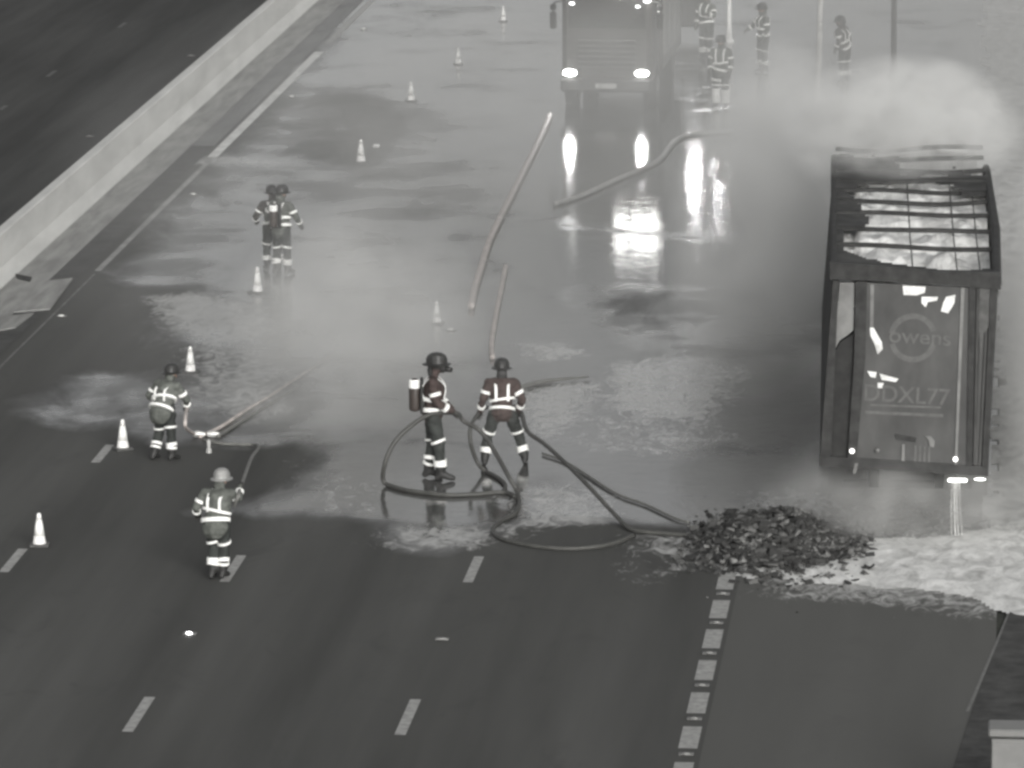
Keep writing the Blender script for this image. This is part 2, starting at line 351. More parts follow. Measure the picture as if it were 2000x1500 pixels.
# burnt debris heap
pc = G(1520, 1066); b = MB()
def pile_h(x, y):
    return .34*math.exp(-((x-.25)/.42)**2-((y-.3)/1.1)**2)+.24*math.exp(-((x+.55)/.5)**2-((y-.1)/1.2)**2)+.14*math.exp(-((x)/1.0)**2-((y)/1.5)**2)
for i in range(4600):
    x = random.gauss(0, .66); y = random.gauss(0, 1.05)
    if abs(x) > 1.5: continue
    s = random.choice((.016, .02, .025, .035, .06))*random.uniform(.7, 1.3); z = pile_h(x, y)*random.uniform(.55, 1.05)+s*.3
    mi = random.choices((0, 1, 2), (.62, .25, .13))[0]
    rot = Matrix.Rotation(random.uniform(0, 6.3), 3, 'Z') @ Matrix.Rotation(random.uniform(-.9, .9), 3, 'X')
    d = [s*random.uniform(.4, 1.6), s*random.uniform(.5, 1.6), s*random.uniform(.15, .7)]
    pts = []
    for q in ((-1,-1,-1),(1,-1,-1),(1,1,-1),(-1,1,-1),(-1,-1,1),(1,-1,1),(1,1,1),(-1,1,1)):
        v = rot @ Vector((q[0]*d[0]*random.uniform(.5, 1), q[1]*d[1]*random.uniform(.5, 1), q[2]*d[2]*random.uniform(.5, 1)))
        pts.append((pc.x+x+v.x, pc.y+y+v.y, max(.004, z+v.z)))
    b.hexa(pts, mi)
gx = np.linspace(-1.3, 1.3, 30); gy = np.linspace(-2, 2, 24); o0 = len(b.v)
b.add([(pc.x+x, pc.y+y, pile_h(x, y)*.85+.004) for y in gy for x in gx], [(j*30+i, j*30+i+1, j*30+31+i, j*30+30+i) for j in range(23) for i in range(29) if pile_h(gx[i], gy[j]) > .05])
o = b.build('debris_heap', [mat('ash_dark', .045, .9, var=.5), mat('ash_grey', .11, .8, var=.4), mat('ash_pale', .17, .8, var=.4)], kind='stuff')
tag(o, 'heap of charred debris lying on the road behind the burnt trailer', 'debris')

# ================================================================== BURNT TRAILER
Y0 = 84.0; org = Vector((-1.28, Y0, 0))
tr = thing('burnt_trailer', 'burnt out box trailer with open charred roof standing on the hard shoulder', 'trailer', org)
DK = mat('charred_frame', .030, .75, var=.5, scale=5, bmp=.3)
DK2 = mat('charred_panel', .055, .7, var=.5, scale=3, bmp=.2, sz=.4)
GREYP = mat('sooty_grey_panel', .062, .6, var=.4, scale=1.6, sz=.5)
LIGHTP = mat('scorched_pale_panel', .17, .6, var=.3, scale=3)
SOOT = mat('soot_roof', .05, .85, var=.6, scale=2, bmp=.5)
WHT = mat('white_reflective', .9, .5, var=.06, scale=20)
def rp(px, py, dy=0.): return PV(px, py, Y0+dy)
def panel(name, pts, m, dy=0., th=.04, parent=tr):
    return MB().slab([rp(x, y, dy) for x, y in pts], (0, th, 0)).build(name, m, parent, org if parent is tr else org)
# rear frame
panel('corner_post', [(1627,548),(1638,548),(1622,905),(1601,905)], DK, 0, .12)
panel('corner_post', [(1935,556),(1946,556),(1930,928),(1917,928)], DK, 0, .12)
panel('header', [(1621,512),(1700,517),(1830,530),(1953,532),(1955,566),(1880,560),(1690,548),(1621,546)], DK, -.03, .16)
panel('inner_post', [(1671,550),(1694,550),(1690,700),(1672,905),(1655,905),(1668,700)], DK, -.012, .10)
panel('inner_post', [(1893,560),(1906,560),(1898,920),(1888,920)], DK, -.012, .10)
panel('sill', [(1600,890),(1930,912),(1930,930),(1600,911)], DK, -.022, .14)
# left bay
panel('torn_curtain', [(1640,552),(1669,552),(1667,645),(1655,655),(1640,665),(1630,685),(1636,600)], LIGHTP, .05, .02)
panel('bay_panel', [(1630,688),(1642,668),(1668,650),(1657,905),(1612,905)], mat('charred_dark', .022, .8, var=.4), .062, .03)
panel('marker_strip', [(1614,795),(1619,795),(1615,850),(1609,850)], LIGHTP, .045, .01)
# printed rear door
door = panel('rear_door', [(1694,552),(1893,562),(1888,912),(1672,898),(1688,700)], GREYP, .02, .05)
PRINT = mat('faded_print', .10, .6, var=.25, scale=7)
def dpart(name, pts, m, dy=.012, th=.012): return panel(name, pts, m, dy, th, door)
cx, cy_ = 1783, 660
def ring(a0, a1, r0, r1, n=14):
    A = [R(a0+(a1-a0)*i/n) for i in range(n+1)]
    bb = MB(); q = [rp(cx+r1*math.cos(t), cy_-r1*math.sin(t), .012) for t in A]+[rp(cx+r0*math.cos(t), cy_-r0*math.sin(t), .012) for t in A]
    bb.add(q, [(i, i+1, n+2+i, n+1+i) for i in range(n)]); bb.add([v+Vector((0, .004, 0)) for v in q], [(i, i+1, n+2+i, n+1+i) for i in range(n)])
    return bb.build('logo_ring', PRINT, door, org)
ring(18, 168, 37, 48); ring(196, 342, 37, 48)
def text(s, px, py, hpx, m, dy=.003, rot=.05, wid=1.0):
    cu = bpy.data.curves.new('lettering', 'FONT'); cu.body = s; cu.size = 1; cu.align_x = 'CENTER'; cu.align_y = 'CENTER'; cu.offset = .014
    o = bpy.data.objects.new('t', cu); COL.objects.link(o); dg = bpy.context.evaluated_depsgraph_get(); dg.update()
    me = bpy.data.meshes.new_from_object(o.evaluated_get(dg)); bpy.data.objects.remove(o)
    k = hpx/128/.72; T = Matrix.Translation(rp(px, py, dy)-org) @ Matrix.Rotation(rot, 4, 'Y') @ Matrix.Rotation(R(90), 4, 'X') @ Matrix.Diagonal((k*wid, k, k, 1))
    me.transform(T); me.materials.clear(); me.materials.append(m)
    o = bpy.data.objects.new('lettering', me); COL.objects.link(o); o.parent = door; return o
text('owens', 1797, 659, 30, PRINT, wid=1.12)
text('DDXL77', 1770, 773, 33, PRINT, wid=1.0)
dpart('print_bar', [(1690,802),(1842,809),(1842,815),(1690,808)], PRINT); dpart('print_bar', [(1700,789),(1838,794),(1838,798),(1700,793)], mat('faint_print', .10, .6))
for pts in ([(1763,558),(1808,560),(1806,572),(1790,577),(1765,576)], [(1800,580),(1832,580),(1830,587),(1812,590),(1808,600),(1800,592)], [(1848,580),(1866,576),(1864,592),(1852,612),(1838,608),(1842,592)],
            [(1699,640),(1706,640),(1722,668),(1724,682),(1714,692),(1708,672),(1700,655)], [(1694,725),(1712,727),(1710,738),(1700,736)], [(1718,730),(1755,740),(1750,746),(1722,742)], [(1714,748),(1726,748),(1724,758),(1714,758)]):
    dpart('foam_splash', pts, FOAM, .004, .02)
dpart('door_edge', [(1700,556),(1707,556),(1706,640),(1699,640)], LIGHTP, .006, .02)
dpart('light_strip', [(1669,905),(1676,905),(1672,925),(1666,925)], LIGHTP, -.03, .03)
dpart('locking_bar', [(1762,868),(1767,868),(1766,918),(1760,918)], LIGHTP, -.01, .03)
dpart('locking_bar', [(1748,848),(1790,856),(1788,864),(1750,858)], DK, -.005, .03)
dpart('handle', [(1806,852),(1818,852),(1826,862),(1824,874),(1816,872),(1814,860)], LIGHTP, -.01, .03)
for k in range(4): dpart('vent_slat', [(1786+k*9,870+k),(1790+k*9,870+k),(1789+k*9,905+k),(1785+k*9,905+k)], PRINT, .006, .02)
# right bay: strips of burnt panel
for i, (a0, a1, b0, b1, m) in enumerate(((1877,1884,1864,1869,LIGHTP),(1908,1914,1901,1905,DK2),(1916,1926,1905,1909,GREYP),(1928,1933,1911,1915,DK2))):
    panel('panel_strip', [(a0,562),(a1,562),(b1,918),(b0,918)], m, .03 if i else -.005, .03)
panel('bay_panel', [(1906,562),(1936,562),(1917,926),(1896,926)], DK2, .085, .03)
panel('torn_curtain', [(1914,562),(1934,562),(1931,640),(1922,650),(1914,690),(1911,620)], mat('scorched_mid', .08, .7, var=.4), .018, .012)
# lamps
LAMP = emat('small_lamp', (1, .98, .94), 2.2)
for (px, py, r, lb) in ((1664,881,5,''),(1866,897,5,''),(1714,880,4,'')):
    c = rp(px, py, -.05); bb = MB(); bb.ell(c, (r/127, .03, r/127)); bb.build('marker_lamp', LAMP if r > 4 else LIGHTP, tr, org)
# under the rear sill: work lamp shining down through the drips
c = rp(1870, 938, .08); bb = MB(); bb.box(c, (.30, .08, .05), bev=.02); bb.ell(rp(1914, 936, .08), (.09, .04, .018)); bb.build('rear_lamp', emat('rear_lamp_glow', (1, 1, .96), 5), tr, org)
# side walls, floor, bulkhead, chassis
LB = [rp(1601,900), rp(1626,540)]; RB = [rp(1930,922), rp(1950,556)]; L = 13.6; sh = Vector((-.33, L, .2)); shL = Vector((-.40, L, .13)); shR = Vector((-.24, L, .29))
def wall(name, lo, hi, tx, sh, y0=.13):
    s0 = sh*(y0/L); bb = MB(); t = Vector((tx, 0, 0))
    p = [lo+s0, lo+sh, lo+sh+t, lo+s0+t, hi+s0, hi+sh+Vector((0,0,-.35)), hi+sh+t+Vector((0,0,-.35)), hi+s0+t]; bb.hexa(p); return bb.build(name, SOOT, tr, org)
hiL = LB[1]+Vector((0, 0, -.06)); hiR = RB[1]+Vector((0, 0, -.06))
wall('side_wall', LB[0], hiL, .05, shL); wall('side_wall', RB[0], hiR, -.05, shR)
bb = MB(); bb.hexa([LB[0]+Vector((.06,.15,-.05)), RB[0]+Vector((-.06,.15,-.05)), RB[0]+shR+Vector((-.06,0,-.05)), LB[0]+shL+Vector((.06,0,-.05)), LB[0]+Vector((.06,.15,.05)), RB[0]+Vector((-.06,.15,.05)), RB[0]+shR+Vector((-.06,0,.05)), LB[0]+shL+Vector((.06,0,.05))]); bb.build('floor', DK, tr, org)
bb = MB(); bb.hexa([LB[0]+shL+Vector((0,.01,0)), RB[0]+shR+Vector((0,.01,0)), RB[0]+shR+Vector((0,.08,0)), LB[0]+shL+Vector((0,.08,0)), hiL+shL+Vector((0,.01,-.5)), hiR+shR+Vector((0,.01,-.9)), hiR+shR+Vector((0,.08,-.9)), hiL+shL+Vector((0,.08,-.5))]); bb.build('bulkhead', SOOT, tr, org)
# roof skin with a burnt hole
HOLE = [(1648,484),(1651,452),(1668,444),(1690,443),(1700,432),(1690,405),(1676,392),(1660,372),(1700,356),(1780,354),(1862,360),(1876,380),(1930,386),(1937,430),(1943,500),(1930,522),(1860,528),(1820,522),(1740,512),(1690,502)]
def roofpt(u, v): return hiL.lerp(hiR, u)+shL.lerp(shR, u)*v+Vector((0, 0, .06+.05*math.sin(math.pi*u)*0+.03*noise.noise(Vector((u*3, v*9, 1)))))
def topx(p):
    d = p-CAM; z = d.dot(fw); return 1000+F*d.dot(rt)/z, 750-F*d.dot(up)/z
bb = MB(); NU, NV = 44, 110; ok = {}
for j in range(NV+1):
    for i in range(NU+1):
        p = roofpt(i/NU, .012+j/NV*.988); bb.v.append(tuple(p))
        q = topx(p); e = noise.noise(Vector((i*.35, j*.2, 4)))
        e2 = noise.noise(Vector((i*.16, j*.5, 9))); ok[i, j] = not inpoly(q[0]+e*9, q[1]+e*4, HOLE) and q[1]+e2*26 > 318+(16 if q[0] > 1760 else -14)
for j in range(NV):
    for i in range(NU):
        if ok[i, j] and ok[i+1, j] and ok[i, j+1] and ok[i+1, j+1]:
            bb.f.append((j*(NU+1)+i, j*(NU+1)+i+1, (j+1)*(NU+1)+i+1, (j+1)*(NU+1)+i)); bb.m.append(0)
o = bb.build('roof_skin', SOOT, tr, org); md = o.modifiers.new('s', 'SOLIDIFY'); md.thickness = .025
bb = MB(); bb.tube([hiL+Vector((.02,.1,.05)), hiL+shL*.93+Vector((.02,0,.02))], .055, 6); bb.build('roof_rail', DK, tr, org)
bb = MB(); bb.tube([hiR+Vector((-.02,.1,.05)), hiR+shR*.35+Vector((.04,0,.09)), hiR+shR*.85+Vector((-.02,0,-.02))], .07, 6); bb.build('roof_rail', DK, tr, org)
for py in (312, 330, 352, 372, 388, 406, 430, 458, 488):
    v = (G(1790, py, 4.0).y-Y0)/L; p0 = roofpt(.02, v); p1 = roofpt(.98, v); mid = p0.lerp(p1, .5)
    bb = MB(); bb.tube(spline([p0, p0.lerp(p1, .3)+Vector((0, random.uniform(-.12, .12), random.uniform(-.05, .02))), p0.lerp(p1, .7)+Vector((0, random.uniform(-.1, .1), random.uniform(-.04, .03))), p1], 4), .042, 5); bb.build('roof_bow', DK, tr, org)
for u in (.49, .76, .90):
    bb = MB(); bb.tube([roofpt(u, .02)+Vector((0,0,-.03)), roofpt(u-.01, .3)+Vector((0,0,-.02)), roofpt(u-.015, .78)+Vector((0,0,-.02))], .012, 5); bb.build('roof_strap', DK, tr, org)
# load inside, soaked in foam
bb = MB(); NU, NV = 36, 120
for j in range(NV+1):
    for i in range(NU+1):
        u, v = i/NU, j/NV; p = hiL.lerp(hiR, .03+.94*u)+shL.lerp(shR, u)*(.015+.97*v)
        z = -.20+.20*noise.noise(Vector((u*5, v*22, 7)))+.12*noise.noise(Vector((u*13, v*50, 2)))+(.10 if .30 < v else .0)-.15*(1 if u < .12 else 0)-.35*max(0, (v-.72)/.28)-(.12 if v > .74 else 0)
        bb.v.append((p.x, p.y, p.z+z))
for j in range(NV):
    for i in range(NU): bb.f.append((j*(NU+1)+i, j*(NU+1)+i+1, (j+1)*(NU+1)+i+1, (j+1)*(NU+1)+i)); bb.m.append(0)
ld = bb.build('soaked_load', foam_mat('load_foam', .9, .5, .4), None, org, smooth=True); tag(ld, 'white foam covered load visible through the burnt trailer roof', 'cargo')
# chassis and wheels under the box
bb = MB()
for x in (-.5, .5): bb.box((x, L/2, .86), (.14, L-.6, .28))
bb.build('chassis', DK, tr)
bb = MB(); bb.box((0, 1.2, .6), (2.0, .1, .12), bev=.02); bb.build('rear_bumper', DK, tr)
for yk in (2.6, 3.9, 5.2):
    for x in (-.98, .98):
        wb = MB(); n = 20
        pr = [(.26, -.19), (.46, -.19), (.5, -.14), (.5, .14), (.46, .19), (.26, .19)]
        vs_ = [(x+z, yk+r*math.cos(2*math.pi*j/n), .5+r*math.sin(2*math.pi*j/n)) for r, z in pr for j in range(n)]
        wb.add(vs_, [(i*n+j, i*n+(j+1) % n, (i+1)*n+(j+1) % n, (i+1)*n+j) for i in range(5) for j in range(n)])
        wl = wb.build('wheel', mat('tyre', .02, .9), tr)
        wb = MB(); wb.tube([(x-.1, yk, .5), (x+.1, yk, .5)], .27, 14); wb.build('rim', mat('rim_steel', .2, .5, .6), wl)
for x in (-1.0, 1.0):
    bb = MB(); bb.box((x, 1.75, .62), (.5, .02, .6)); bb.build('mud_flap', mat('tyre', .02, .9), tr)
bb = MB()
for dx, r_ in ((0, .012), (-5, .006), (4, .008), (9, .005)):
    bb.tube(spline([rp(1865+dx,942,.1), rp(1864+dx*1.2,985,.05), rp(1866+dx*1.5,1046,-.03)], 5), r_, 6)
o = bb.build('water_stream', mat('falling_water', .6, .2, var=.3), kind='stuff'); tag(o, 'thin lit stream of water falling from the trailer tail', 'water')
# tractor unit ahead of the trailer, only its roof shows
tk = thing('lorry_tractor', 'lorry cab with foam covered roof ahead of the burnt trailer', 'lorry', (-1.5, 99.2, 0))
bb = MB(); bb.box((0, 2.3, 2.2), (2.4, 2.2, 2.9), bev=.25); bb.build('cab', SOOT, tk)
bb = MB(); bb.box((0, 1.6, .8), (.9, 5.2, .3)); bb.build('chassis', DK, tk)
for yk in (.6, 3.0):
    for x in (-.98, .98):
        wb = MB(); wb.tube([(x-.18, yk, .5), (x+.18, yk, .5)], .5, 18); wb.build('wheel', mat('tyre', .02, .9), tk)
bb = MB()
for i in range(26): bb.ell((random.uniform(-.8, .8), random.uniform(1.4, 3.1), 3.66+random.uniform(0, .12)), (random.uniform(.2, .45), random.uniform(.2, .45), random.uniform(.05, .09)), n=9, m=6)
o = bb.build('foam_cover', FOAM, tk, smooth=True)

# ================================================================== FIRE ENGINE
EY = 134.5; ec = G(1186, 214); fe = thing('fire_engine', 'fire engine with lit headlights facing along the wet road', 'fire engine', (ec.x, EY, 0), R(-1.5))
BODY = mat('engine_paint', (.075, .073, .070), .35, var=.15, scale=1.5); BODY2 = mat('engine_panel', .05, .4, var=.2)
bb = MB(); bb.box((0, 1.15, 1.75), (2.2, 2.3, 2.3), bev=.12); cab = bb.build('cab', BODY, fe)
bb = MB(); bb.box((0, 5.2, 1.9), (2.3, 5.6, 2.5), bev=.06); bb.build('body', BODY, fe)
for k in range(3):
    bb = MB(); bb.box((1.16, 3.4+k*1.6, 1.85), (.03, 1.45, 1.7), bev=.01); sh_ = bb.build('shutter', mat('shutter_alu', .35, .4, .5), fe)
bb = MB(); bb.slab([(-.95, -.012, 2.0), (.95, -.012, 2.0), (.9, -.012, 2.78), (-.9, -.012, 2.78)], (0, .03, 0)); bb.build('windscreen', mat('dark_glass', .05, .08, var=.1), fe)
for x in (-.4, .45):
    bb = MB(); bb.tube([(x, -.03, 2.02), (x+.35, -.03, 2.35)], .012, 5); bb.build('wiper', DK, fe)
bb = MB(); bb.slab([(-.72, -.01, 1.0), (.72, -.01, 1.0), (.72, -.01, 1.78), (-.72, -.01, 1.78)], (0, .03, 0)); gr = bb.build('grille', BODY2, fe)
for k in range(6):
    bb = MB(); bb.box((0, -.04, 1.05+k*.13), (1.4, .05, .05), bev=.012); bb.build('grille_bar', mat('grille_grey', .15, .4, .3), gr)
bb = MB(); bb.box((0, -.06, .62), (2.24, .3, .34), bev=.06); bb.build('bumper', mat('bumper_grey', .06, .5), fe)
bb = MB(); bb.slab([(-.26, -.218, .56), (.26, -.218, .56), (.26, -.218, .68), (-.26, -.218, .68)], (0, .006, 0)); bb.build('number_plate', mat('plate', .5, .5), fe)
HEAD = emat('headlight_glow', (1, 1, .97), 40)
for x in (-.9, .86):
    bb = MB(); bb.box((x, -.02, .92), (.42, .1, .22), bev=.04); hl = bb.build('headlight', mat('lamp_housing', .2, .3), fe)
    bb = MB(); bb.ell((x, -.08, .92), (.17, .04, .085)); bb.build('lens', HEAD, hl)
    ld_ = bpy.data.lights.new('headlight_beam', 'SPOT'); ld_.energy = 250; ld_.spot_size = R(70); ld_.spot_blend = .8; ld_.shadow_soft_size = .08
    lo = bpy.data.objects.new('headlight_beam', ld_); COL.objects.link(lo); lo.parent = fe; lo.location = (x, -.2, .92); lo.rotation_euler = (R(84), 0, R(180) if False else 0)
    lo.rotation_euler = Vector((0, -1, -.12)).to_track_quat('-Z', 'Y').to_euler()
for sx in (-1, 1):
    bb = MB(); bb.tube(spline([(sx*1.05, .15, 2.65), (sx*1.28, -.05, 2.62), (sx*1.3, -.08, 2.4)], 4), .02, 6); mr = bb.build('mirror_arm', DK, fe)
    bb = MB(); bb.box((sx*1.3, -.08, 2.2), (.16, .1, .42), bev=.03); bb.build('mirror', DK, mr)
    bb = MB(); bb.box((sx*1.3, -.08, 2.52), (.15, .1, .15), bev=.03); bb.build('mirror', DK, mr)
    bb = MB(); bb.slab([(sx*1.1, .35, .95), (sx*1.1, 1.35, .95), (sx*1.1, 1.35, 2.65), (sx*1.1, .45, 2.65)], (sx*.012, 0, 0)); dr = bb.build('cab_door', BODY2, fe)
    for yk in (1.3, 5.8):
        wb = MB(); wb.tube([(sx*.8, yk, .48), (sx*1.12, yk, .48)], .48, 20); wl = wb.build('wheel', mat('tyre', .02, .9), fe)
        wb = MB(); wb.tube([(sx*1.1, yk, .48), (sx*1.135, yk, .48)], .26, 14); wb.build('rim', mat('rim_steel', .2, .5, .6), wl)
bb = MB(); bb.box((0, .5, 2.98), (1.9, .3, .12), bev=.04); lbar = bb.build('light_bar', BODY2, fe)
for x, w_ in ((.35, .3), (.75, .34), (1.12, .3), (-.85, .12)):
    bb = MB(); bb.box((x, -.02, 2.95), (w_, .1, .2), bev=.03); bb.build('scene_lamp', emat('scene_lamp_glow', (1, 1, .97), 70 if x > 0 else 10), lbar)
SML = emat('repeater_glow', (1, 1, 1), 5)
for px, py, r in ((1117,7,.07),(1246,13,.06),(1264,2,.09),(1287,22,.035),(1288,42,.045)):
    c = PV(px, py, EY-.06)-Vector(fe.location); bb = MB(); bb.ell(c, (r, .03, r*.5)); bb.build('repeater_lamp', SML if r > .05 else LAMP, fe)
# lighting tower behind the engine: its lamps mirror in the wet road
lt = G(1335, 72); tw = thing('lighting_tower', 'floodlight mast on a small trailer parked behind the fire engine', 'floodlight', (lt.x, lt.y, 0))
bb = MB(); bb.box((0, 0, .75), (1.2, 1.6, .8), bev=.06); bb.build('generator', BODY2, tw)
for x in (-.65, .65):
    bb = MB(); bb.tube([(x-.08, 0, .32), (x+.08, 0, .32)], .32, 16); bb.build('wheel', mat('tyre', .02, .9), tw)
bb = MB(); bb.tube([(0, 0, 1.1), (0, 0, 3.9)], .06, 8); bb.build('mast', mat('galvanised', .3, .4, .6), tw)
bb = MB(); bb.tube([(-1.1, 0, 3.85), (1.1, 0, 3.85)], .04, 6); bb.build('crossbar', mat('galvanised', .3, .4, .6), tw)
FLOOD = emat('flood_glow', (1, 1, .96), 16)
for x in (-1.0, -.35, .35, 1.0):
    bb = MB(); bb.box((x, -.12, 3.85), (.46, .14, .4), bev=.03); fl = bb.build('floodlight', DK, tw)
    bb = MB(); bb.slab([(x-.2, -.2, 3.68), (x+.2, -.2, 3.68), (x+.2, -.2, 4.02), (x-.2, -.2, 4.02)], (0, .005, 0)); bb.build('lens', FLOOD, fl)
    ld_ = bpy.data.lights.new('flood_beam', 'SPOT'); ld_.energy = 420; ld_.spot_size = R(95); ld_.spot_blend = .9; ld_.shadow_soft_size = .15
    lo = bpy.data.objects.new('flood_beam', ld_); COL.objects.link(lo); lo.parent = tw; lo.location = (x, -.3, 3.85)
    lo.rotation_euler = Vector((x*.35+.12, -1, -.22)).to_track_quat('-Z', 'Y').to_euler()

# ================================================================== PEOPLE
JK = mat('tunic_dark', (.050, .046, .042), .85, var=.35, scale=12); JKR = mat('tunic_brown', (.060, .043, .039), .85, var=.35, scale=12)
HV = mat('hi_vis_fabric', (.115, .122, .11), .8, var=.35, scale=10); TRS = mat('trousers_dark', (.036, .040, .037), .85, var=.35, scale=10)
BOOT = mat('boot_black', .03, .6); SKIN = mat('skin', (.34, .23, .18), .6, var=.1); GLOVE = mat('glove', (.06, .06, .055), .8)
BAND = mat('reflective_band', .93, .45, var=.06, scale=30); HELM = mat('helmet_dark', .035, .35); PALEHELM = mat('helmet_pale', .30, .45)
def person(label, px, py, face, s=1., J=None, jacket=JK, trouser=TRS, helmet=HELM, bands=True, cyl=False, mask=False, legs_white=False, hood=False, coat=False, detail=True):
    """local frame: +y is the way the person faces, x to their right, z up; 1.78 m tall at s=1"""
    g = G(px, py)
    t = thing('person', label, 'person', (g.x, g.y, 0), face)
    P = dict(pel=(0,0,.95), chest=(0,.02,1.28), neck=(0,.02,1.50), head=(0,.05,1.66), shl=(-.20,.01,1.43), shr=(.20,.01,1.43), ell=(-.27,.02,1.14), elr=(.27,.02,1.14),
             wrl=(-.25,.14,.92), wrr=(.25,.14,.92), hil=(-.10,0,.93), hir=(.10,0,.93), knl=(-.12,.03,.50), knr=(.12,.03,.50), anl=(-.13,-.02,.10), anr=(.13,-.02,.10))
    P.update(J or {})
    P = {k: Vector(v)*s for k, v in P.items()}
    P['tol'] = P['anl']+Vector((-.02, .17, -.055))*s; P['tor'] = P['anr']+Vector((.02, .17, -.055))*s
    b = MB()
    def cap(a, c, r0, r1, n=10):
        a, c = P[a] if isinstance(a, str) else a, P[c] if isinstance(c, str) else c
        b.tube([a, c], [r0*s, r1*s], n); b.ell(a, (r0*s,)*3, n=10, m=6); b.ell(c, (r1*s,)*3, n=10, m=6)
    def E(c, r): b.ell(c, tuple(v*s for v in r))
    if coat: E(P['pel']+Vector((0, 0, -.08))*s, (.215, .175, .2)); E(P['chest'], (.23, .175, .22))
    E(P['pel'], (.185, .145, .15)); E(P['pel'].lerp(P['chest'], .5), (.175, .135, .2)); E(P['chest'], (.205, .15, .22))
    cap('pel', 'chest', .13, .145); cap('shl', 'shr', .085, .085); cap('chest', 'neck', .13, .065); cap('neck', 'head', .06, .07)
    E(P['head'], (.078, .098, .118)); E(P['head']+Vector((0, .10, -.01))*s, (.014, .022, .02)); E(P['head']+Vector((0, .07, -.075))*s, (.045, .035, .035))
    for q in (-1, 1): E(P['head']+Vector((q*.08, -.005, 0))*s, (.012, .025, .032))
    for q in 'lr':
        cap('sh'+q, 'el'+q, .078, .062); cap('el'+q, 'wr'+q, .060, .045)
        cap('hi'+q, 'kn'+q, .115, .085); cap('kn'+q, 'an'+q, .082, .068); cap('an'+q, 'to'+q, .058, .045)
        E(P['an'+q]+Vector((0, -.045, -.045))*s, (.05, .05, .052))
    tmp = b.build('tmp', BODY); md = tmp.modifiers.new('r', 'REMESH'); md.mode = 'VOXEL'; md.voxel_size = .02*s if detail else .03
    sm = tmp.modifiers.new('s', 'SMOOTH'); sm.iterations = 3; sm.factor = .5
    dg = bpy.context.evaluated_depsgraph_get(); dg.update(); me = bpy.data.meshes.new_from_object(tmp.evaluated_get(dg)); bpy.data.objects.remove(tmp)
    for v_ in me.vertices:      # creases in heavy cloth
        q = v_.co/s; z_ = (q.z-1.5 if q.z > 1.5 else 0)
        a_ = .016 if q.z < 1.45 and q.z > .15 else .0
        v_.co += v_.normal*s*a_*(noise.noise(Vector((q.x*9+px, q.y*9, q.z*16)))+.6*noise.noise(Vector((q.x*22, q.y*22+px, q.z*34)))+.35)
    me.materials.clear()
    for m in (jacket, trouser, BOOT, HELM if hood else SKIN): me.materials.append(m)
    segs = [(P['head'], P['head'], 3, .09), (P['neck'], P['head'], 3, .06), (P['pel'], P['chest'], 0, .17), (P['chest'], P['neck'], 0, .14), (P['shl'], P['shr'], 0, .08)]
    for q in 'lr': segs += [(P['sh'+q], P['el'+q], 0, .07), (P['el'+q], P['wr'+q], 0, .05), (P['hi'+q], P['kn'+q], 1, .1), (P['kn'+q], P['an'+q].lerp(P['kn'+q], .3), 1, .08), (P['an'+q].lerp(P['kn'+q], .28), P['an'+q], 2, .07), (P['an'+q], P['to'+q], 2, .05)]
    def pick(c):
        best = 9; mi = 0
        for a, d, m, r in segs:
            e = d-a; l2 = e.length_squared; tt = 0 if l2 < 1e-9 else max(0, min(1, (c-a).dot(e)/l2)); dd = (c-a-e*tt).length-r*s
            if dd < best: best, mi = dd, m
        return mi
    me.polygons.foreach_set('material_index', [pick(p.center) for p in me.polygons]); me.polygons.foreach_set('use_smooth', [True]*len(me.polygons))
    bo = bpy.data.objects.new('body', me); COL.objects.link(bo); bo.parent = t; me.name = 'body'
    # bands
    def band(a, c, tt, r, wd=.05, ry=None, m=BAND, name='reflective_band'):
        a, c = P[a], P[c]; d = ((c-a).normalized()+Vector((random.uniform(-.22, .22), random.uniform(-.18, .18), 0))).normalized(); p = a.lerp(c, tt+random.uniform(-.03, .03)); r *= 1.07; wd *= random.uniform(.8, 1.2); bb = MB()
        bb.tube([p-d*wd*s*.5, p+d*wd*s*.5], r*s, 16, ry=ry); return bb.build(name, m, t, smooth=False)
    if bands:
        for q in 'lr':
            band('kn'+q, 'an'+q, .52, .092, .055); band('kn'+q, 'an'+q, .66, .090, .045); band('hi'+q, 'kn'+q, .82, .106, .035)
            band('el'+q, 'wr'+q, .55, .066, .05); band('sh'+q, 'el'+q, .55, .082, .05)
        kx = 1.1 if coat else 1.
        band('pel', 'chest', .12, .205*kx, .055, .8); band('pel', 'chest', .62, .205*kx, .05, .78)
        for q in (-1, 1):       # braces over the shoulders
            bb = MB(); c0 = P['pel'].lerp(P['chest'], .62); pts = [c0+Vector((q*.10, -.135, 0))*s, P['chest']+Vector((q*.10, -.163, .08))*s, P['neck']+Vector((q*.11, -.075, -.02))*s, P['neck']+Vector((q*.11, .045, -.015))*s, P['chest']+Vector((q*.10, .165, .07))*s, c0+Vector((q*.10, .14, 0))*s]
            pp = spline(pts, 4); w_ = Vector((.022*s, 0, 0)); vv = [p-w_ for p in pp]+[p+w_ for p in pp]; k = len(pp)
            bb.add(vv, [(i, i+1, k+i+1, k+i) for i in range(k-1)]); o = bb.build('reflective_brace', BAND, t); m_ = o.modifiers.new('s', 'SOLIDIFY'); m_.thickness = .008; m_.offset = 0
    if legs_white:
        for q in 'lr': band('kn'+q, 'an'+q, .45, .10, .32, name='reflective_gaiter')
        band('hi'+q, 'kn'+q, .5, .13, .06)
    # helmet
    bb = MB(); h = P['head']+Vector((0, -.01, .02))*s; s_, s = s, s*1.12
    bb.lathe([(.165*s, -.012*s), (.168*s, .0), (.125*s, .014*s), (.122*s, .07*s), (.10*s, .115*s), (.06*s, .142*s), (.01*s, .15*s)], h, 18, sx=.92, sy=1.12)
    hm = bb.build('helmet', helmet, t, smooth=False); s = s_
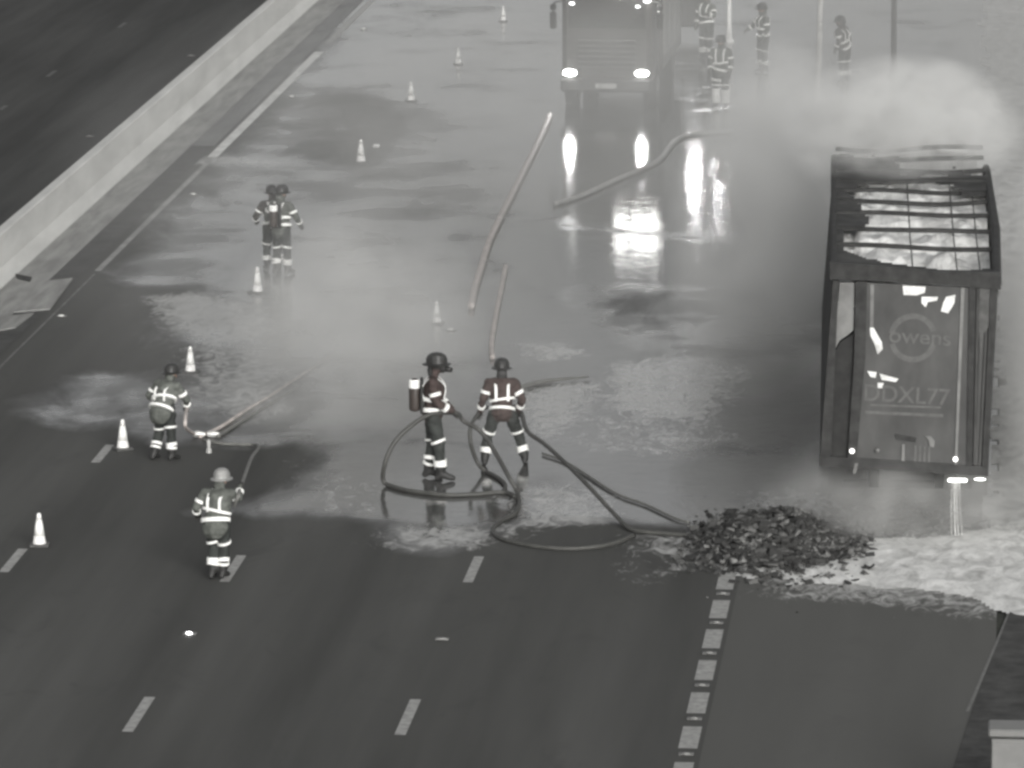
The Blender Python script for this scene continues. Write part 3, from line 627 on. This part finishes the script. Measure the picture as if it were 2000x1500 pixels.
    bb = MB(); bb.tube([h+Vector((0, -.085, .0))*s, h+Vector((0, -.10, -.09))*s, h+Vector((0, -.085, -.16))*s], [.075*s, .085*s, .09*s], 10, ry=.45); bb.build('neck_flap', BOOT if hood else jacket, hm)
    bb = MB(); bb.tube(spline([h+Vector((0, -.14, .03))*s, h+Vector((0, -.08, .13))*s, h+Vector((0, .03, .155))*s, h+Vector((0, .13, .06))*s], 4), .014*s, 6); bb.build('comb', helmet, hm)
    if mask:
        bb = MB(); bb.ell(P['head']+Vector((0, .075, -.02))*s, (.075*s, .065*s, .095*s)); bb.tube([P['head']+Vector((0, .11, -.05))*s, P['head']+Vector((0, .215, -.075))*s], [.048*s, .032*s], 10); bb.build('breathing_mask', BOOT, t, smooth=True)
    # gloves: palm and five curled fingers
    for q, sgn in (('l', -1), ('r', 1)):
        a, c = P['el'+q], P['wr'+q]; d = (c-a).normalized(); side = d.cross(Vector((0, 0, 1))); side = side.normalized() if side.length > .1 else Vector((1, 0, 0)); nrm = side.cross(d).normalized()
        bb = MB(); c2 = c+d*.085*s; bb.tube([c-d*.03*s, c+d*.02*s, c2], [.048*s, .044*s, .040*s], 8, ry=.62)
        for i, (o_, ln) in enumerate(((-.032, .06), (-.011, .072), (.011, .068), (.032, .055))):
            p0 = c2+side*o_*s; p1 = p0+d*ln*.5*s-nrm*.012*s; p2 = p1+d*ln*.2*s-nrm*ln*.5*s; p3 = p2-d*ln*.35*s-nrm*ln*.2*s
            bb.tube([p0-d*.02*s, p1, p2, p3], [.011*s, .0105*s, .0095*s, .008*s], 6)
        p0 = c+d*.025*s-side*sgn*.035*s; bb.tube([p0, p0+d*.035*s-side*sgn*.022*s-nrm*.01*s, p0+d*.05*s-side*sgn*.005*s-nrm*.04*s], [.014*s, .012*s, .009*s], 6)
        bb.build('glove', GLOVE, t, smooth=True)
    if cyl:
        bb = MB(); c0 = P['chest']+Vector((0, -.275, -.29))*s
        bb.lathe([(.03*s, 0), (.075*s, .02*s), (.085*s, .05*s), (.085*s, .40*s), (.07*s, .46*s), (.03*s, .48*s)], c0, 16); cl = bb.build('air_cylinder', mat('cylinder_dark', (.06, .05, .045), .4), t, smooth=True)
        bb = MB(); bb.lathe([(.086*s, 0), (.089*s, .01*s), (.089*s, .09*s), (.076*s, .12*s)], c0+Vector((0, 0, .345*s)), 16); bb.build('cylinder_cap', BAND, cl)
        bb = MB(); bb.box(P['chest']+Vector((0, -.175, -.06))*s, (.26*s, .05*s, .5*s), bev=.02); bb.build('back_plate', BOOT, t)
    def W(v): return t.matrix_basis @ (Vector(v))
    ca, sa = math.cos(face), math.sin(face)
    def W(k): v = P[k]; return Vector((g.x+v.x*ca-v.y*sa, g.y+v.x*sa+v.y*ca, v.z))
    return t, W
ff1, W1 = person('firefighter with breathing cylinder on the back standing sideways holding a looped hose', 846, 936, R(-84), 1.13,
    dict(elr=(.26,.05,1.16), wrr=(.20,.27,1.03), ell=(-.26,.06,1.16), wrl=(-.17,.26,1.0), anl=(-.11,-.07,.10), anr=(.13,.11,.10), knl=(-.11,-.01,.5), knr=(.12,.09,.5), head=(0,.07,1.66)), jacket=JKR, cyl=True, mask=True, hood=True)
ff2, W2 = person('firefighter in dark tunic seen from behind with legs apart gripping a hose', 981, 907, R(6), 1.0,
    dict(pel=(0,-.06,.88), chest=(0,.06,1.19), neck=(0,.14,1.40), head=(0,.2,1.56), shl=(-.21,.08,1.34), shr=(.21,.08,1.34), ell=(-.31,.04,1.07), elr=(.33,.06,1.06), wrl=(-.36,.16,.86), wrr=(.28,.22,.86),
         hil=(-.11,-.04,.87), hir=(.11,-.04,.87), knl=(-.24,.05,.47), knr=(.28,.10,.46), anl=(-.29,-.08,.10), anr=(.37,.02,.10)), jacket=JKR, hood=True)
p3, W3 = person('firefighter in banded hi-vis jacket bending over a hose beside two cones', 322, 898, R(-28), .95,
    dict(pel=(0,-.10,.90), chest=(0,.06,1.17), neck=(0,.17,1.36), head=(0,.25,1.49), shl=(-.21,.10,1.30), shr=(.21,.10,1.30), ell=(-.36,.05,1.08), elr=(.30,.25,1.05), wrl=(-.34,.26,1.0), wrr=(.16,.44,.88), knl=(-.14,.05,.48), anl=(-.15,-.12,.1), anr=(.15,.0,.1)), jacket=HV, coat=True)
p4, W4 = person('firefighter in banded hi-vis jacket with pale helmet pulling a hose on the dry lane', 426, 1130, R(-14), .95,
    dict(pel=(0,-.08,.91), chest=(0,.02,1.2), neck=(0,.09,1.41), head=(.02,.16,1.55), shl=(-.21,.03,1.34), shr=(.20,.04,1.36), ell=(-.33,-.06,1.12), elr=(.28,.20,1.26), wrl=(-.37,.08,1.0), wrr=(.22,.42,1.40), knl=(-.08,.04,.5), knr=(.09,.05,.5), anl=(-.08,-.05,.1), anr=(.07,.02,.1)), jacket=HV, helmet=PALEHELM, coat=True)
p5, W5 = person('firefighter with air cylinder and reflective kit walking through drifting smoke near the median', 550, 536, R(-30), .98,
    dict(ell=(-.37,.0,1.18), elr=(.36,.05,1.18), wrl=(-.36,.12,.98), wrr=(.30,.26,1.02), anl=(-.10,-.06,.1), anr=(.11,.06,.1)), jacket=HV, coat=True, cyl=True)
p5b, W5b = person('firefighter in reflective kit standing half hidden behind the walking one', 533, 527, R(20), .93, dict(ell=(-.36,.05,1.16), wrl=(-.3,.25,1.05)), jacket=JK)
p6, W6 = person('person in white reflective gaiters standing beside the fire engine', 1408, 211, R(170), .98, legs_white=True, jacket=HV, detail=False)
p7, W7 = person('person in hi-vis jacket walking in smoke right of the lighting tower', 1490, 141, R(120), .98, dict(elr=(.34,.1,1.2), wrr=(.4,.25,1.1)), jacket=HV, detail=False)
p8, W8 = person('person in hi-vis jacket between the fire engine and a white pole', 1380, 116, R(150), .98, dict(ell=(-.3,.1,1.2), wrl=(-.2,.3,1.25)), jacket=HV, detail=False)
p9, W9 = person('person in dark kit leaning sideways in the smoke beside the lamp column', 1650, 162, R(60), .96, dict(chest=(-.1,.04,1.25), neck=(-.16,.04,1.47), head=(-.18,.06,1.62), shl=(-.33,.02,1.4), shr=(.05,.02,1.43)), detail=False)

# ================================================================== CONES AND STUDS
def cone(px, py, hh, label):
    g = G(px, py); t = thing('traffic_cone', label, 'cone', (g.x, g.y, 0), random.uniform(-.5, .5), 'traffic cones closing the lanes'); k = hh/.5
    bb = MB(); bb.box((0, 0, .02*k), (.30*k, .30*k, .04*k), bev=.012); bb.build('base', mat('cone_base', .10, .8), t)
    bb = MB(); bb.lathe([(.105*k, .041*k), (.098*k, .06*k), (.082*k, .16*k)], n=16); bb.build('skirt', mat('cone_pale', (.90, .89, .87), .5, var=.05), t, smooth=True)
    bb = MB(); bb.lathe([(.084*k, .161*k), (.047*k, .40*k)], n=16); bb.build('sleeve', BAND, t, smooth=True)
    bb = MB(); bb.lathe([(.045*k, .401*k), (.030*k, .50*k), (.020*k, .51*k)], n=16); bb.build('tip', mat('cone_pale', .6), t, smooth=True)
for a in ((77,1066,.50,'traffic cone on dry asphalt at the tip of a lane dash, farthest from the smoke'), (240,878,.50,'traffic cone beside a lane dash next to the bending firefighter'), (372,728,.47,'traffic cone on wet road behind the bending firefighter'),
          (503,572,.50,'traffic cone at the feet of the firefighter walking through smoke'), (705,318,.52,'traffic cone on a dark dry patch with a piece of debris behind it'), (803,198,.48,'small traffic cone past the dark dry patch'),
          (895,126,.42,'faint traffic cone in smoke between the dark patch and the fire engine'), (983,42,.42,'faint traffic cone in smoke beside the mirror of the fire engine'), (853,632,.42,'traffic cone half hidden in smoke behind the firefighter with the cylinder')): cone(*a)
STUD = mat('stud_reflector', .8, .3); DULL = mat('stud_dull', .24, .6); STUDB = mat('stud_body', .18, .6)
def stud(px, py, label, lit=False, r=.06, dull=False):
    g = G(px, py); t = thing('road_stud', label, 'road stud', (g.x, g.y, 0), 0, 'reflective road studs')
    bb = MB(); bb.box((0, .03, .014), (.2, .12, .02), bev=.008); bb.build('casing', STUDB, t)
    bb = MB(); bb.ell((0, -.03, .032), (r, .03, .02)); bb.build('reflector', emat('stud_glint_glow', (1, 1, 1), 6) if lit else (DULL if dull else STUD), t)  # the bright stud's reflector glows in place of a retroreflected glint
for a in ((378,381,'road stud on the edge line where it turns dim'), (570,190,'road stud beside the bright wet edge line'), (120,619,'road stud next to the drain slabs'), (710,58,'road stud in smoke at the far end of the edge line'), (863,1251,'unlit road stud between two lane dashes on the dry lane', False, .09, True), (880,646,'road stud in the smoke beside the half hidden cone'),
          (373,110,'road stud beyond the barrier on the dark opposite carriageway', False, .05, True), (175,268,'road stud beyond the barrier on the dark opposite carriageway', False, .05, True)): stud(*a)
stud(370, 1240, 'glinting road stud shining brightly on the dry lane', True, .045)
for k in range(-2, 5): g = G(1345.5, 1440.6); p = topx(Vector((-3.87, ty+k*1.94+.97, 0))); stud(p[0], p[1], 'road stud in a gap of the thick broken edge marking', False, .05, True)
g = G(735, 288); o = MB().box((g.x, g.y, .04), (.16, .1, .08), bev=.02).build('debris_piece', STUD); tag(o, 'small pale scrap on the road behind the cone on the dark patch', 'debris')

# ================================================================== HOSES
HZ = mat('hose_dark', (.075, .075, .07), .6, var=.2, scale=8); HZP = mat('hose_pale', (.55, .50, .47), .6, var=.25, scale=3); HZM = mat('hose_mid', (.17, .17, .16), .6, var=.2)
def hose(pts, r, m, label, k=7, taper=False):
    P = spline(pts, k); P = [Vector((p.x, p.y, max(p.z, r*.95))) for p in P]
    nP = len(P); rr = [r*(1 if not taper else 1-.8*max(0, (i-nP*.4)/(nP*.6))) for i in range(nP)]
    o = MB().tube(P, rr, 8).build('fire_hose', m, smooth=True); tag(o, label, 'hose', 'fire hoses on the road'); return o
def g_(*pp): return [G(*p, .03) for p in pp]
h1 = W1('wrr'); h1b = W1('wrl')
hose(g_((1008,972),(985,962),(925,966),(868,967),(800,959)) + [G(752,944,.05), PV(752,905,87.3), PV(772,862,87.4), PV(808,828,87.6), W1('pel')+Vector((.02,-.26,.05)), W1('wrr').lerp(W1('wrl'), .4)+Vector((.09,-.03,-.05)), PV(905,822,87.8), PV(938,842,88.0), PV(968,885,87.5), PV(993,930,86.8), G(1010,960,.1)] + g_((1014,985),(1004,1005),(975,1020),(963,1040),(990,1056),(1050,1068),(1120,1072),(1190,1064),(1238,1046)), .036, HZ, 'long dark hose looping round the firefighter with the cylinder and back')
wl, wr = W2('wrl'), W2('wrr')
hose([wr+Vector((-.12,.25,.02)), wr+Vector((.03,.05,-.04)), PV(1030,842,88.6), PV(1062,866,87.9), PV(1100,900,86.9), PV(1150,950,85.6), PV(1200,1004,84.8)]+g_((1236,1036),(1290,1042),(1340,1046),(1390,1050)), .036, HZ, 'dark hose running from the crouched firefighter to the debris heap')
hose([wl+Vector((.1,.2,.04)), wl+Vector((-.02,.03,-.03)), PV(919,835,89.0), PV(920,868,88.9), PV(932,902,88.6)]+g_((950,922),(975,935),(987,948),(982,962)), .034, HZ, 'dark hose hanging from the left hand of the firefighter with legs apart')
hose(g_((1060,886),(1110,905),(1200,962),(1260,985),(1318,1012),(1345,1020)), .022, HZM, 'thin grey hose lying beside the one that runs to the debris heap')
hose(g_((962,700),(960,672),(968,620),(977,575),(988,520)), .05, HZP, 'pale hose running away behind the head of the crouched firefighter')
hose(g_((1074,228),(1058,265),(1030,322),(996,390),(975,432),(955,475),(938,530),(926,570),(920,602)), .07, HZP, 'pale pinkish hose lying on the wet road below the left headlight')
hose(g_((1084,400),(1140,382),(1205,352),(1262,328),(1292,310),(1318,278),(1350,264),(1432,258)), .055, mat('hose_top_lit', .42, .6), 'grey hose bending across the mirrored floodlight glare')  # light falling on top of this hose is put into its paler colour
hose(g_((1005,764),(1040,752),(1085,744),(1150,738)), .05, HZM, 'short grey hose on wet road right of the crouched firefighter', taper=True)
hose(g_((390,853),(430,835),(480,802),(520,778),(570,745),(645,695)), .035, HZP, 'pale hose of a parallel pair leading from the bending firefighter into smoke', taper=True)
hose(g_((425,853),(460,830),(500,805),(545,778),(590,750)), .035, HZM, 'grey hose of a parallel pair leading from the bending firefighter into smoke', taper=True)
hose([W3('wrr')+Vector((0,.05,0)), PV(362,832,88.8)]+g_((380,848),(392,853)), .03, HZP, 'short hose between the hands of the bending firefighter and a coupling')
hose(g_((395,858),(430,866),(470,868))+[G(505,871,.12), W4('wrr').lerp(G(505,871,.12), .5)+Vector((.02,0,.10)), W4('wrr')+Vector((0,.04,-.03)), W4('elr')+Vector((-.05,-.1,-.1))], .026, HZM, 'thin hose rising to the hand of the firefighter with the pale helmet')
for px, py, lb in ((388,855,'pale metal hose coupling on the wet road at the end of the short hose'), (416,855,'pale metal hose coupling next to the parallel hoses'), (408,884,'small pale hose nozzle standing below the couplings')):
    g = G(px, py); bb = MB(); st = px == 408
    if st: bb.lathe([(.05, 0), (.05, .05), (.03, .08), (.035, .2), (.02, .22)], (g.x, g.y, 0), 12)
    else: bb.tube([(g.x-.1, g.y, .06), (g.x-.02, g.y+.02, .06), (g.x+.1, g.y+.04, .05)], [.045, .06, .04], 10)
    tag(bb.build('hose_nozzle' if st else 'hose_coupling', mat('coupling_alu', .6, .35, .3)), lb, 'nozzle' if st else 'coupling')

# ================================================================== POSTS, CABINET
GALV = mat('galvanised', .3, .4, .6)
def post(name, px, py, hgt, r, m, label, cat, lean=0):
    g = G(px, py); t = thing(name, label, cat, (g.x, g.y, 0))
    bb = MB(); bb.tube([(0, 0, 0), (0, 0, .5), (lean*hgt, 0, hgt)], [r*1.5, r*1.1, r*.8], 8); bb.build('pole', m, t)
    bb = MB(); bb.lathe([(r*2.4, 0), (r*2.4, .04), (r*1.6, .08)], n=10); bb.build('base', m, t)
    return t
post('lamp_column', 1597, 236, 8, .07, mat('pale_metal', .55, .5, .1), 'pale thin column rising from the verge left of the trailer front', 'column', .02)
post('sign_post', 1745, 150, 5, .07, mat('dark_post', .05, .6), 'dark post rising out of the smoke behind the trailer', 'post')
post('white_pole', 1424, 82, 2.2, .06, mat('white_pole_paint', .9, .4), 'bright white pole standing among the people by the fire engine', 'pole')
cb = PV(1932, 1424, 67.2); ct = thing('roadside_cabinet', 'pale grey roadside equipment cabinet with overhanging lid on the verge', 'cabinet', (cb.x+.55, 67.45, 0))
cz = cb.z; CG = mat('cabinet_grey', .19, .5, var=.08)
bb = MB(); bb.box((0, 0, (cz-.12)/2), (1.04, .46, cz-.12), bev=.01); bb.build('housing', CG, ct)
bb = MB(); bb.box((0, -.01, cz-.05), (1.12, .54, .10), bev=.02); bb.build('lid', CG, ct)
bb = MB(); bb.box((0, -.01, cz-.11), (1.06, .48, .025)); bb.build('seal', DK, ct)
for x in (-.26, .26):
    bb = MB(); bb.box((x, -.236, cz*.45), (.5, .012, cz*.8), bev=.004); d = bb.build('door', CG, ct)
    bb = MB(); bb.box((x*.4, -.25, cz*.5), (.03, .03, .12), bev=.008); bb.build('handle', DK, d)

# ================================================================== SMOKE
def smoke(label, c, r, dens, col=.62, freq=.35, lo=.36, hi=.70, seed=0., even=False):
    m = bpy.data.materials.new('smoke'); m.use_nodes = True; n = m.node_tree; n.nodes.clear()
    out = n.nodes.new('ShaderNodeOutputMaterial'); v = n.nodes.new('ShaderNodeVolumePrincipled')
    v.inputs['Color'].default_value = (col, col, col*.985, 1); v.inputs['Anisotropy'].default_value = 0
    if even: v.inputs['Density'].default_value = dens
    else:
        tc = n.nodes.new('ShaderNodeTexCoord'); ln = n.nodes.new('ShaderNodeVectorMath'); ln.operation = 'LENGTH'; n.links.new(tc.outputs['Object'], ln.inputs[0])
        fall = ramp(n, ln.outputs['Value'], .25, 1, 1.0, 0)
        mp = n.nodes.new('ShaderNodeMapping'); mp.inputs['Scale'].default_value = (r[0]*freq, r[1]*freq*.6, r[2]*freq*1.2); mp.inputs['Location'].default_value = (seed, seed*1.3, 0); n.links.new(tc.outputs['Object'], mp.inputs[0])
        ns = ramp(n, noise_(n, 1, 2, .55, mp.outputs[0]), lo, .08, hi, 1)
        n.links.new(math_(n, 'MULTIPLY', math_(n, 'MULTIPLY', fall, ns), dens), v.inputs['Density'])
    n.links.new(v.outputs[0], out.inputs['Volume'])
    bb = MB(); bb.ell((0, 0, 0), (1, 1, 1), n=32, m=20); o = bb.build('smoke', m, kind='stuff', smooth=True); o.location = c; o.scale = r
    tag(o, label, 'smoke'); return o
smoke('grey smoke drifting over the road between the walking firefighter and the hoses', (-11.1, 95.5, 1.0), (2.4, 6, 2.4), .55, seed=1, col=.88, freq=.6, lo=.40, hi=.64)
smoke('bright smoke plume beside the front of the burnt trailer', (-4.2, 104, 1.9), (1.9, 12, 3.3), .55, seed=3, col=.96, freq=.6, lo=.38, hi=.62)
smoke('wide bank of smoke behind the burnt trailer', (2, 126, 3.0), (9, 25, 7), .07, seed=4, col=.64, freq=.3, lo=.36, hi=.66)
smoke('smoke trailing along the right flank of the burnt trailer', (1.7, 92, 1.8), (1.9, 12, 3.6), .7, seed=6, col=.95, lo=.3, hi=.62)
smoke('low smoke hanging under the tail of the burnt trailer', (-1.2, 84.7, .6), (2.6, 1.9, .9), 1.6, seed=7, freq=.9, col=.8)
smoke('thin smoke layer lying over the whole wet carriageway', (-8.5, 119, 1.2), (12, 36, 3.9), .085, seed=8, col=.74, freq=.36, lo=.37, hi=.66)
smoke('steam boiling off the roof ahead of the burnt trailer', (-1.6, 98.2, 4.5), (2.3, 5.4, 1.15), 1.7, seed=9.6, col=.97, freq=1.3, lo=.43, hi=.62)
